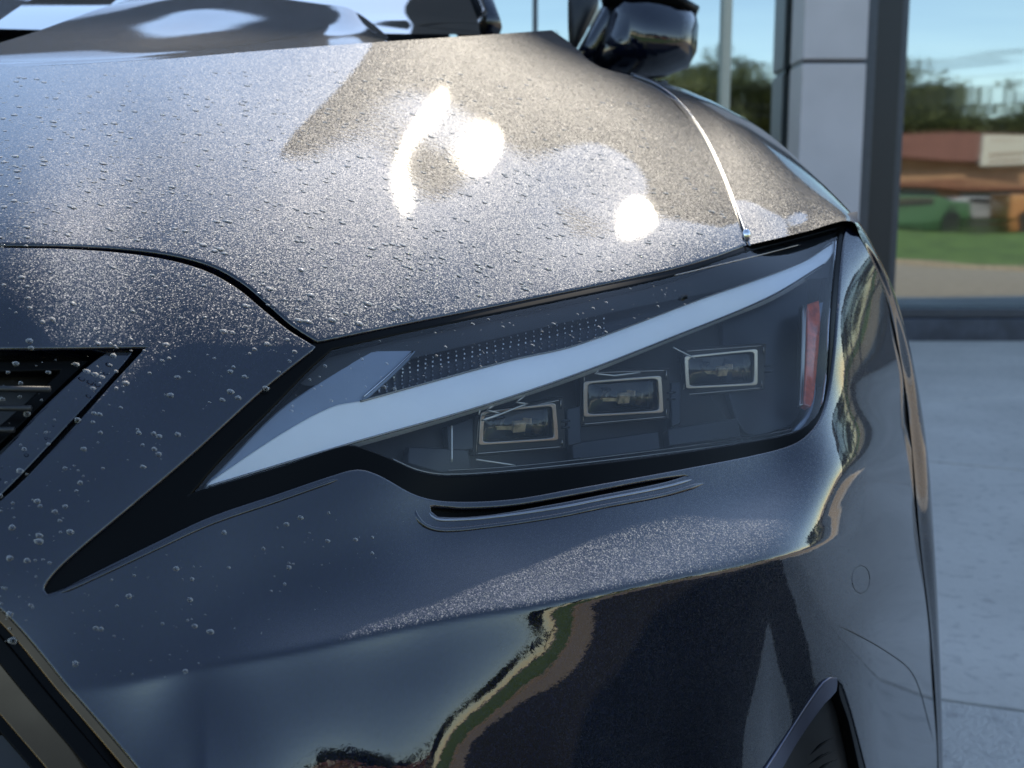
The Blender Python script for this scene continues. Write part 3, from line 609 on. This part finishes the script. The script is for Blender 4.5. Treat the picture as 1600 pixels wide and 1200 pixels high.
m = MB(); m.tube([Vector(p) for p in P(sen[:, 0], sen[:, 1], 1 / wS(sen[:, 0], sen[:, 1]) + .0003)], .0004, 6); m.build('parking_sensor', M['black'], car, smooth=True)
tubef('arch_seam', [(1302, 974), (1340, 992), (1385, 1018), (1420, 1045), (1436, 1075), (1448, 1118), (1459, 1160)], .0007, .0003, M['black'])

# fender
def row(pts): return [P(np.float64(a), np.float64(b), np.float64(c)) for a, b, c in pts]
RE = [(1345, 374), (1388, 480), (1411, 590), (1424, 700), (1437, 850), (1454, 1000), (1465, 1190), (1466, 1515)]
print('RE', [round(float(1 / wS(*q)), 3) for q in RE])
fr = [row([(1163, 384, .872), (1212, 373, .905), (1262, 361, .95), (1326, 345, 1.005)] + [(x + 1.5, y, float(1 / wS(x, y)) + .003) for x, y in RE]),
      row([(1138, 306, .955), (1190, 303, .985), (1250, 304, 1.03), (1326, 330, 1.07)] + [(x, y, float(1 / wS(a, b)) + .055) for (x, y), (a, b) in zip([(1376, 408), (1408, 490), (1434, 600), (1451, 720), (1461, 860), (1468, 1000), (1473, 1190), (1475, 1520)], RE)]),
      row([(1094, 212, 1.10), (1150, 212, 1.14), (1210, 232, 1.19), (1282, 283, 1.25)] + [(x, y, float(1 / wS(a, b)) + .22) for (x, y), (a, b) in zip([(1345, 375), (1385, 480), (1415, 600), (1433, 730), (1443, 870), (1449, 1000), (1451, 1190), (1452, 1520)], RE)]),
      row([(1040, 146, 1.26), (1090, 152, 1.30), (1140, 172, 1.35), (1200, 212, 1.41), (1262, 300, 1.46), (1305, 450, 1.49), (1335, 600, 1.50), (1350, 730, 1.5), (1355, 870, 1.5), (1358, 1000, 1.5), (1358, 1190, 1.5), (1358, 1400, 1.5)]),
      row([(985, 119, 1.40), (1020, 124, 1.46), (1060, 139, 1.52), (1110, 165, 1.58), (1160, 230, 1.64), (1200, 420, 1.68), (1215, 560, 1.7), (1220, 700, 1.7), (1222, 850, 1.7), (1222, 950, 1.7), (1222, 1050, 1.7), (1222, 1200, 1.7)]),
      row([(935, 106, 1.55), (960, 110, 1.62), (990, 122, 1.7), (1030, 150, 1.78), (1065, 230, 1.85), (1090, 400, 1.9), (1100, 560, 1.92), (1102, 660, 1.92), (1102, 760, 1.92), (1102, 860, 1.92), (1102, 960, 1.92), (1102, 1060, 1.92)])]
for ri, r_ in enumerate(fr[:4]):
    a_, b_ = proj(r_[0]); tt_ = float(1 / wS(a_, b_)) + .003; dt = tt_ - float((r_[0] - CAM) @ FW)
    for ci, f_ in ((0, 1), (1, .6), (2, .25)):
        q = r_[ci] - CAM; z_ = q @ FW; r_[ci] = CAM + q * ((z_ + dt * f_) / z_)
loft('fender', fr, M['paint'], car, 9, 9)
# hidden liner under the bonnet-to-fender gap
c = spl([(1166, 384), (1150, 338), (1128, 278), (1098, 215), (1062, 165), (1025, 135), (985, 118)], False, dens=8); tt = 1 / wH(c[:, 0], c[:, 1]) + .006
m = MB(); m.tube([Vector(p) for p in P(c[:, 0], c[:, 1], tt + .004)], .004, 8); m.build('gap_seal', M['black'], car, smooth=True)
m = MB(); tt2 = tt - .0075; cc = c + np.array([5.5, 0]); m.tube([Vector(p) for p in P(cc[:, 0], cc[:, 1], tt2)], .0009, 8); m.build('gap_edge', M['edge'], car, smooth=True)
m = MB(); bp_ = V(1166, 368, .862)
me = bmesh.new(); bmesh.ops.create_icosphere(me, subdivisions=3, radius=.0042, matrix=Matrix.Translation(bp_) @ Matrix.Diagonal((.8, .8, 1.25, 1))); mm = bpy.data.meshes.new('gap_stopper'); me.to_mesh(mm); me.free(); mm.materials.append(M['chrome']); mm.polygons.foreach_set('use_smooth', [True] * len(mm.polygons))
o = bpy.data.objects.new('gap_stopper', mm); COL.objects.link(o); o.parent = car; o.matrix_parent_inverse = world_of(car).inverted()

# ------------------------------------------------------------------ headlamp
lamp = empty('headlamp', V(800, 640, .75)); lamp.parent = car; lamp.matrix_parent_inverse = world_of(car).inverted()
LENS = [(290, 777, 1), (345, 713), (420, 637), (480, 575), (517, 542, 1), (629, 517), (900, 462), (1050, 429), (1165, 391), (1250, 369), (1314, 352, 1), (1306, 420), (1299, 500), (1296, 570), (1290, 625), (1276, 655), (1246, 677), (1180, 692), (1000, 719), (800, 741), (700, 747), (655, 740), (615, 722), (575, 706), (545, 699), (440, 733)]
fill('surround', [(489, 539, 1), (500, 532, 1), (700, 493), (900, 455), (1050, 420), (1165, 386), (1250, 364), (1324, 346, 1)] + B_bot[::-1][1:] + B_left[::-1][:-1], T(.003), M['gloss_black'], lamp, holes=(LENS,), step=10, thick=.014, lip=.002)
fill('lens', LENS, T(.0045), M['lens'], lamp, step=10, thick=0)
fill('lamp_housing', [(270, 790, 1), (500, 520, 1), (900, 445), (1320, 345, 1), (1315, 560), (1300, 660), (1250, 695), (1000, 735), (800, 757), (690, 763), (600, 735), (550, 715, 1)], T(.052), M['lamp_dark'], lamp, step=25, thick=0)
fill('upper_reflector', [(300, 765, 1), (400, 655), (520, 540, 1), (700, 503), (900, 460), (1100, 404), (1310, 346, 1), (1304, 384, 1), (1250, 416), (1100, 472), (900, 548), (667, 606), (563, 636), (440, 700, 1)], T(.026), M['lamp_band'], lamp, step=14, thick=.006)
def planef(pa, ta, pb, tb, n0):
    A, B = P(np.float64(pa[0]), np.float64(pa[1]), np.float64(ta)), P(np.float64(pb[0]), np.float64(pb[1]), np.float64(tb)); s = nrm(B - A); n = nrm(n0 - (n0 @ s) * s)
    k = (A - CAM) @ n
    return lambda px, py: k / (ray(px, py) @ n)
t1 = float(1 / wS(326, 757)) + .008; t2 = float(1 / wS(1300, 388)) + .010; tm = float(1 / wS(800, 590))
pl = planef((326, 757), t1, (1300, 388), t2, TP(14, 34))
def tblade(px, py):
    tl_ = 1 / wS(px, py) + .008
    return tl_ + .35 * (pl(px, py) - pl(px, 740 - (np.asarray(px, float) - 340) * .375)) 
def tguide(o_): return lambda px, py: tblade(px, py) + o_
fill('light_guide', [(326, 758, 1), (551, 689), (745, 634), (900, 582), (1050, 524), (1200, 462), (1285, 411), (1303, 388), (1304, 376, 1), (1250, 413), (1100, 468), (900, 541), (800, 564), (667, 600), (563, 629, 1), (520, 638), (440, 681)], tguide(.002), M['guide'], lamp, step=9, thick=.010, lip=.0015)
fill('guide_arm', [(324, 756, 1), (342, 741), (435, 646), (520, 588), (583, 549, 1), (648, 549, 1), (610, 586), (565, 627, 1), (518, 636), (440, 678)], tguide(.004), M['guide2'], lamp, step=9, thick=.008, lip=.0015)
def trail(name, pts, r, tf, mat, parent=lamp, n=6):
    c = spl(pts, False, dens=6); W_ = P(c[:, 0], c[:, 1], tf(c[:, 0], c[:, 1])); m = MB(); m.tube([Vector(p) for p in W_], r, n); return m.build(name, mat, parent, smooth=True)
trail('guide_rim', [(326, 760), (551, 692), (745, 637), (900, 585), (1050, 527), (1200, 465), (1287, 413)], .0007, tguide(.001), M['dull_chrome'])
trail('guide_rim', [(563, 627), (667, 598), (800, 562), (900, 539), (1100, 465), (1250, 411), (1300, 380)], .0007, tguide(.001), M['dull_chrome'])
trail('guide_rim', [(568, 620), (610, 583), (645, 549)], .0007, tguide(.002), M['chrome'])
trail('lens_rim', [(517, 543), (629, 519), (900, 464), (1050, 431), (1165, 404), (1250, 382)], .0006, T(.0045), M['dull_chrome'])
trail('lens_rim', [(1246, 674), (1180, 688), (1000, 713), (800, 735), (700, 741), (655, 735), (612, 717)], .0008, T(.014), M['dull_chrome'])
trail('lens_rim', [(1250, 668), (1180, 682), (1000, 707), (800, 729), (700, 735)], .0005, T(.03), M['dull_chrome'])
trail('lens_rim', [(1306, 372), (1301, 440), (1294, 510), (1292, 570), (1286, 620), (1282, 640)], .0009, T(.006), M['chrome'])
# tiny optics studs on the dark upper band
m = MB()
for i in range(30):
    for j in range(9):
        u = i / 29.; x = 592 + u * 350 + rnd.uniform(-1, 1); ytop = 585 - u * 92 - 22; yb = 608 - u * 86 + 10
        if i < 4: ytop += (4 - i) * 9
        y = ytop + (yb - ytop) * j / 8 - 4
        if i > 3 or y < 612 - 0: m.box(V(x, y, float(1 / wS(x, y)) + .024), (.0011, .0011, .0011), rz=.5)
tag(m.build('optic_studs', M['chrome'], lamp), kind='stuff')
tag_mark = MB()
for i, (x, hgt) in enumerate(((672, .0016), (677, .0030), (681, .003), (686, .003), (691, .003), (696, .003))): tag_mark.box(V(x, 541 - i * 1.0, float(1 / wS(x, 541)) + .022), (.0006, .0006, hgt))
tag_mark.box(V(675, 543, float(1 / wS(675, 543)) + .022), (.003, .0006, .0006)).box(V(683, 539, float(1 / wS(683, 539)) + .022), (.0025, .0006, .0006)).build('moulded_mark', M['dull_chrome'], lamp)
# projector modules
def quad(c, s=1.0, dx=0, dy=0):
    cx = sum(p[0] for p in c) / 4; cy = sum(p[1] for p in c) / 4
    return [(cx + (p[0] - cx) * s + dx, cy + (p[1] - cy) * s + dy) for p in c]
def rounded(c, r=.12):
    out = []
    for i in range(4):
        a, b, d = np.array(c[i - 1]), np.array(c[i]), np.array(c[(i + 1) % 4]); out += [tuple(b + (a - b) * r), tuple(b + (a - b) * r * .3 + (d - b) * r * .3), tuple(b + (d - b) * r)]
    return out
mods = [([(760, 647), (860, 635), (864, 684), (757, 691)], [(748, 652), (876, 625), (878, 698), (744, 709)]),
        ([(921, 600), (1025, 592), (1028, 641), (921, 647)], [(913, 583), (1041, 579), (1041, 651), (911, 663)]),
        ([(1078, 560), (1176, 550), (1176, 598), (1080, 603)], [(1072, 549), (1193, 540), (1190, 606), (1068, 617)])]
for inner, outer in mods:
    cx = sum(p[0] for p in inner) / 4; cy = sum(p[1] for p in inner) / 4
    tb = float(1 / wS(cx, cy)) + .030; n0 = TP(8, 18); k = (P(np.float64(cx), np.float64(cy), np.float64(tb)) - CAM) @ n0
    tf = lambda px, py, o_=0, k=k, n0=n0: k / (ray(px, py) @ n0) + o_
    F_ = lambda o_: (lambda px, py: tf(px, py, o_))
    g = fill('projector_frame', [p + (1,) for p in quad(outer, 1.06)], F_(.004), M['lamp_dark'], lamp, holes=([p + (1,) for p in quad(inner, 1.02)],), step=8, thick=.012, lip=.001)
    fill('bezel', rounded(quad(inner, 1.15), .04), F_(-.001), M['dull_chrome'], g, holes=(rounded(quad(inner, 1.06), .08),), step=6, thick=.010, lip=.0006)
    oq = quad(outer, 1.0)
    trail('rim', [oq[1], oq[2], oq[3]] if False else [(oq[0][0], oq[0][1]), (oq[1][0], oq[1][1])], .0006, F_(.002), M['dull_chrome'], g)
    trail('rim', [(oq[3][0], oq[3][1]), (oq[2][0], oq[2][1])], .0007, F_(.002), M['dull_chrome'], g)
    trail('rim', [(oq[1][0], oq[1][1]), (oq[1][0], oq[1][1] + 14)], .0006, F_(.002), M['dull_chrome'], g)
    trail('rim', [(oq[2][0], oq[2][1]), (oq[2][0], oq[2][1] - 12)], .0006, F_(.002), M['dull_chrome'], g)
    trail('rim', [(oq[0][0], oq[0][1] + 2), (oq[3][0], oq[3][1])], .0004, F_(.002), M['dull_chrome'], g)
    ic = quad(inner, 1.0); ictr = np.mean(ic, 0)
    bul = lambda px, py, ic=ic, ictr=ictr, tf=tf: tf(px, py, .003) - .006 * np.clip(1 - ((np.asarray(px, float) - ictr[0]) / 56) ** 2, 0, 1) * np.clip(1 - ((np.asarray(py, float) - ictr[1]) / 30) ** 2, 0, 1)
    fill('projector_lens', rounded(quad(inner, 1.08), .16), bul, M['proj'], g, step=5, thick=0)
    fill('cavity', [p + (1,) for p in quad(inner, 1.1)], F_(.020), M['lamp_band'], g, step=12, thick=0)
    # reflector wings and emitter block seen through the lens
    r2 = random.Random(int(cx)); m = MB()
    c3 = V(cx, cy + 2, tb + .012)
    m.box(c3, (.009, .004, .007), rz=.4, rx=.3); m.box(c3 + Vector((-.009, 0, -.001)), (.012, .002, .0025)); m.box(c3 + Vector((.006, .002, .0035)), (.006, .002, .004), rz=-.6)
    m.build('emitter', M['amber'], g)
    m = MB(); m.box(c3 + Vector((-.014, .001, .003)), (.008, .003, .009), rz=.7, rx=.4); m.box(c3 + Vector((.014, .003, -.001)), (.009, .003, .010), rz=-.7, rx=-.3); m.box(c3 + Vector((0, .004, -.007)), (.026, .002, .003), rx=.8)
    m.build('reflector_wing', M['dull_chrome'], g)
    for dy in (-2, 8):
        x = oq[1][0] - 0; trail('hinge_tab', [(x + 1, cy + dy - 4), (x + 14, cy + dy - 5)], .0009, F_(.004), M['lamp_band'], g)
for z in ([(745, 635), (787, 624), (760, 641), (783, 646), (753, 657), (775, 650), (812, 635), (826, 631), (806, 629), (826, 614), (790, 623)], [(748, 648), (752, 634), (775, 632)], [(913, 583), (925, 580), (940, 574), (930, 584), (960, 587), (1000, 582)], [(1052, 543), (1085, 560)], [(706, 665), (706, 722)], [(744, 718), (805, 727)]):
    c = [p + (1,) for p in z]; trail('zigzag_rib', c, .0007, T(.020), M['rib'])
trail('seam_rib', [(1108, 618), (1128, 645), (1150, 672), (1160, 690)], .0004, T(.04), M['lamp_band'])
for z, o_ in (([(640, 700), (730, 705), (735, 733), (690, 737), (640, 722)], .040), ([(896, 694), (1028, 676), (1030, 700), (898, 716)], .036), ([(1046, 672), (1152, 655), (1156, 680), (1048, 694)], .038), ([(888, 640), (905, 636), (907, 690), (890, 694)], .034), ([(1050, 600), (1062, 598), (1062, 660), (1052, 664)], .034), ([(700, 668), (738, 655), (738, 700), (704, 704)], .042)):
    fill('housing_step', [p + (1,) for p in z], T(o_), M['lamp_band'], lamp, step=10, thick=.006)
# red side reflector strip and its grey carrier
fill('side_reflector', [(1264, 476, 1), (1279, 470, 1), (1281, 500), (1277, 560), (1270, 625), (1266, 634, 1), (1258, 630, 1), (1262, 560)], T(.016), M['red'], lamp, step=8, thick=.005)
fill('side_carrier', [(1256, 478, 1), (1265, 474, 1), (1261, 560), (1257, 630, 1), (1251, 632, 1), (1254, 560)], T(.018), M['dull_chrome'], lamp, step=8, thick=.004)
fill('side_wall', [(1283, 474, 1), (1300, 470, 1), (1293, 560), (1285, 625), (1262, 668, 1), (1242, 672, 1), (1262, 650), (1270, 636), (1276, 590)], T(.02), M['guide2'], lamp, step=8, thick=.004)
fill('inner_bulkhead', [(1130, 500, 1), (1262, 440, 1), (1262, 560), (1250, 640), (1235, 665, 1), (1170, 676), (1140, 610)], T(.043), M['lamp_band'], lamp, step=14, thick=.004)

# ------------------------------------------------------------------ mirror, windscreen, pillar and the rest of the car
mt = 2.12
def prism(name, pts, t0, depth, mat, parent, bev=.02, bulge=.0, dens=30):
    c = spl(pts, dens=dens); f = P(c[:, 0], c[:, 1], np.full(len(c), t0)); n = len(c)
    cf = f.mean(0); rings = []
    prof = [(-.7, .55), (-.3, .82), (.0, .96), (.3, 1.0), (.7, .98), (1.0, .9), (1.25, .6)]
    vs = [];
    for d, s in prof: vs += list(cf + (f - cf) * s + np.array([0, 1, 0]) * d * depth)
    fs = []
    for i in range(len(prof) - 1):
        for j in range(n): fs.append((i * n + j, i * n + (j + 1) % n, (i + 1) * n + (j + 1) % n, (i + 1) * n + j))
    fs.append(tuple(range(n))[::-1]); k = (len(prof) - 1) * n; fs.append(tuple(k + j for j in range(n)))
    return mesh(name, vs, fs, mat, parent, smooth=True)
mir = empty('side_mirror', V(960, 60, mt)); mir.parent = car; mir.matrix_parent_inverse = world_of(car).inverted()
prism('housing', [(950, -12), (1000, -14), (1060, -2), (1090, 16), (1095, 40), (1092, 78), (1078, 104), (1040, 118), (1000, 122), (955, 115), (925, 96), (938, 60), (950, 20)], mt, .09, M['paint'], mir)
prism('cap', [(938, -22), (1000, -24), (1065, -8), (1096, 10), (1090, 24), (1040, 22), (985, 18), (945, 14)], mt - .004, .075, M['gloss_black'], mir)
m = MB(); m.tube([V(1040, 70, mt + .12), V(1042, 40, mt + .12)], .05, 16); 
prism('arm', [(895, 92), (915, 55), (940, 10), (955, -20), (985, -20), (968, 20), (955, 60), (940, 92), (925, 112), (905, 108)], mt + .03, .05, M['paint'], mir)
prism('foot', [(886, 100), (900, 84), (945, 108), (990, 122), (1045, 126), (1050, 150), (980, 160), (900, 130)], mt + .08, .05, M['gloss_black'], mir)
prism('door_corner', [(890, -30), (905, -30), (938, -8), (932, 15), (915, 52), (900, 78), (890, 78)], mt + .14, .02, M['black'], mir)
# windscreen and pillar
ws = [P(np.float64(a), np.float64(b), np.float64(c)) for a, b, c in ((752, 60, 1.78), (741, 20, 1.95), (700, -70, 2.25), (590, -250, 3.0))]
wl = [CW(0, 1.06, 1.22), CW(0, 1.30, 1.31), CW(0, 1.68, 1.425), CW(0, 2.3, 1.62)]
loft('windscreen', [[wl[i] * (1 - u) + ws[i] * u + np.array([0, -.04 * math.sin(u * 1.2), 0]) for u in (0, .35, .7, 1)] for i in range(4)], M['glasscar'], car, 6, 6)
c = [V(735, 40, 1.95), V(712, -20, 2.15), V(655, -150, 2.6), V(580, -250, 3.1)]
m = MB(); m.tube(c, .030, 12); m.build('pillar_trim', M['gloss_black'], car, smooth=True)
c = [V(762, 42, 2.0), V(742, -20, 2.2), V(690, -150, 2.65), V(610, -250, 3.15)]
m = MB(); m.tube(c, .026, 12); m.build('windscreen_pillar', M['paint'], car, smooth=True)
c = [V(700, 48, 1.86), V(740, 40, 1.9), V(757, 20, 1.97), V(742, -20, 2.08)]
m = MB(); m.tube(c, .006, 8); m.build('highlight_strip', M['dull_chrome'], car, smooth=True)  # grey metal strip in place of a highlight curve beside the pillar
# rear body, simple
sec = []
for lon, zt, wd in ((1.45, 1.02, .90), (2.2, 1.06, .93), (3.2, 1.08, .93), (4.1, 1.08, .92), (4.55, 1.02, .82)):
    sec.append([CW(wd * .62, lon, zt + .01), CW(wd * .9, lon, zt), CW(wd, lon, zt - .12), CW(wd * 1.02, lon, .75), CW(wd * 1.0, lon, .5), CW(wd * .96, lon, .25)])
loft('body_side', sec, M['paint'], car, 6, 4)
sec = []
for lon, zt, wd in ((1.5, 1.25, .52), (2.1, 1.55, .55), (2.8, 1.66, .58), (3.8, 1.62, .57), (4.5, 1.2, .55)):
    sec.append([CW(0, lon, zt), CW(wd * .6, lon, zt - .02), CW(wd * .92, lon, zt - .06), CW(wd * 1.05, lon, max(1.05, zt - .3)), CW(wd * 1.1, lon, 1.04)])
loft('roof', sec[1:], M['paint'], car, 6, 4)
MB().box(C0 + LR * .3 + AX * 2.9 + np.array([0, 0, .62]), (1.05, 3.0, .78), rz=.1).build('underbody', M['black'], car)
MB().box(C0 + LR * .42 + AX * .75 + np.array([0, 0, .33]), (.82, 1.1, .26), rz=.1).build('lower_valance', M['black'], car)
wh = empty('wheel', CW(.83, .93, .37)); wh.parent = car; wh.matrix_parent_inverse = world_of(car).inverted()
def wheel(lat, lon, root):
    a = Vector(CW(lat - .11, lon, .37)); b = Vector(CW(lat + .09, lon, .37)); m = MB(); m.tube([a, a.lerp(b, .15), a.lerp(b, .85), b], [.33, .37, .37, .33], 40); m.build('tyre', M['rubber'], root, smooth=True)
    m = MB(); ctr = Vector(CW(lat + .095, lon, .37)); m.tube([a.lerp(b, .5), ctr], .24, 30)
    for k in range(5):
        t = k * 1.2566; m.bar(ctr, ctr + Vector(AX) * math.cos(t) * .23 + Vector((0, 0, math.sin(t) * .23)), .05, .02)
    m.build('rim', M['dull_chrome'], root)
wheel(.80, .93, wh)
w2 = empty('wheel', CW(.83, 3.75, .37)); w2.parent = car; w2.matrix_parent_inverse = world_of(car).inverted(); wheel(.80, 3.75, w2)

# ------------------------------------------------------------------ mirror the whole to the car's other side
Mr = Matrix.Identity(4); n3 = Vector(LR); c0 = Vector(C0); n3.normalize()
H = Matrix.Identity(3)
for i in range(3):
    for j in range(3): H[i][j] -= 2 * n3[i] * n3[j]
MM = Matrix.Translation(c0) @ H.to_4x4() @ Matrix.Translation(-c0)
RW = world_of(car)
for ch in list(car.children):
    if ch.name.startswith('wheel') and False: continue
    cpy = copy_tree(ch, car); cpy.matrix_parent_inverse = RW.inverted() @ MM @ RW @ ch.matrix_parent_inverse

# ------------------------------------------------------------------ water beads and specks on the paint
def beads(name, n, region, tf, rmin, rmax, flat, label, seed):
    g = random.Random(seed); vs, fs, ns = [], [], []; poly = spl(region, dens=20); lo, hi = poly.min(0), poly.max(0); pts = []
    while len(pts) < n:
        c = np.array([[g.uniform(lo[0], hi[0]), g.uniform(lo[1], hi[1])] for _ in range(400)]); c = c[inside(c, poly)]; pts += list(c)
    pts = np.array(pts[:n]); t = tf(pts[:, 0], pts[:, 1]); Wp = P(pts[:, 0], pts[:, 1], t); N = field_normal(tf, pts[:, 0], pts[:, 1])
    for p, nn in zip(Wp, N):
        r = rmin + (rmax - rmin) * g.random() ** 3.2; u = nrm(np.cross(nn, [.3, .2, 1])); v = np.cross(nn, u); k = len(vs); A = g.random() * 6.28; ec = g.uniform(1, 1.5)
        for ri, (rr, hh, nt_) in enumerate(((1, -.02, .75), (.82, .28, .6), (.45, .46, .3))):
            for j in range(8):
                a = A + j * .785; rad = u * math.cos(a) * ec + v * math.sin(a); wob = 1 + .12 * math.sin(3 * a + k)
                vs.append(p + rad * r * rr * wob + nn * hh * r * flat); ns.append(nrm(nn * (1 - nt_) + rad * nt_))
        vs.append(p + nn * .5 * r * flat); ns.append(nn)
        for q in range(2):
            for j in range(8): fs.append((k + q * 8 + j, k + q * 8 + (j + 1) % 8, k + (q + 1) * 8 + (j + 1) % 8, k + (q + 1) * 8 + j))
        for j in range(8): fs.append((k + 16 + j, k + 16 + (j + 1) % 8, k + 24))
    return tag(mesh(name, vs, fs, M['drop'], None, normals=ns), label, 'water drops', kind='stuff')
beads('water_beads', 2200, [(-80, 372), (150, 372), (330, 402), (480, 515), (700, 480), (1050, 408), (1140, 370), (1120, 280), (1000, 150), (900, 110), (0, 120), (-80, 120)], TH(), .0004, .0024, .5, 'small clear water beads scattered over the bonnet', 5)
beads('water_beads', 480, [(-60, 400), (200, 405), (350, 450), (470, 545), (300, 690), (90, 860), (30, 1000), (-60, 1000)], T(), .0002, .0018, .4, 'small clear water beads on the nose beside the grille vent', 6)
beads('water_beads', 130, [(80, 960), (300, 850), (450, 800), (640, 790), (640, 850), (400, 1020), (150, 1060)], T(), .0002, .0016, .4, 'small clear water beads on the bumper under the lamp spear', 8)
beads('water_beads', 130, [(520, 550), (900, 470), (1080, 436), (1100, 470), (900, 540), (667, 598), (560, 620), (450, 650)], T(.0045), .0003, .0013, .5, 'small clear water beads on the upper part of the headlamp lens', 9)
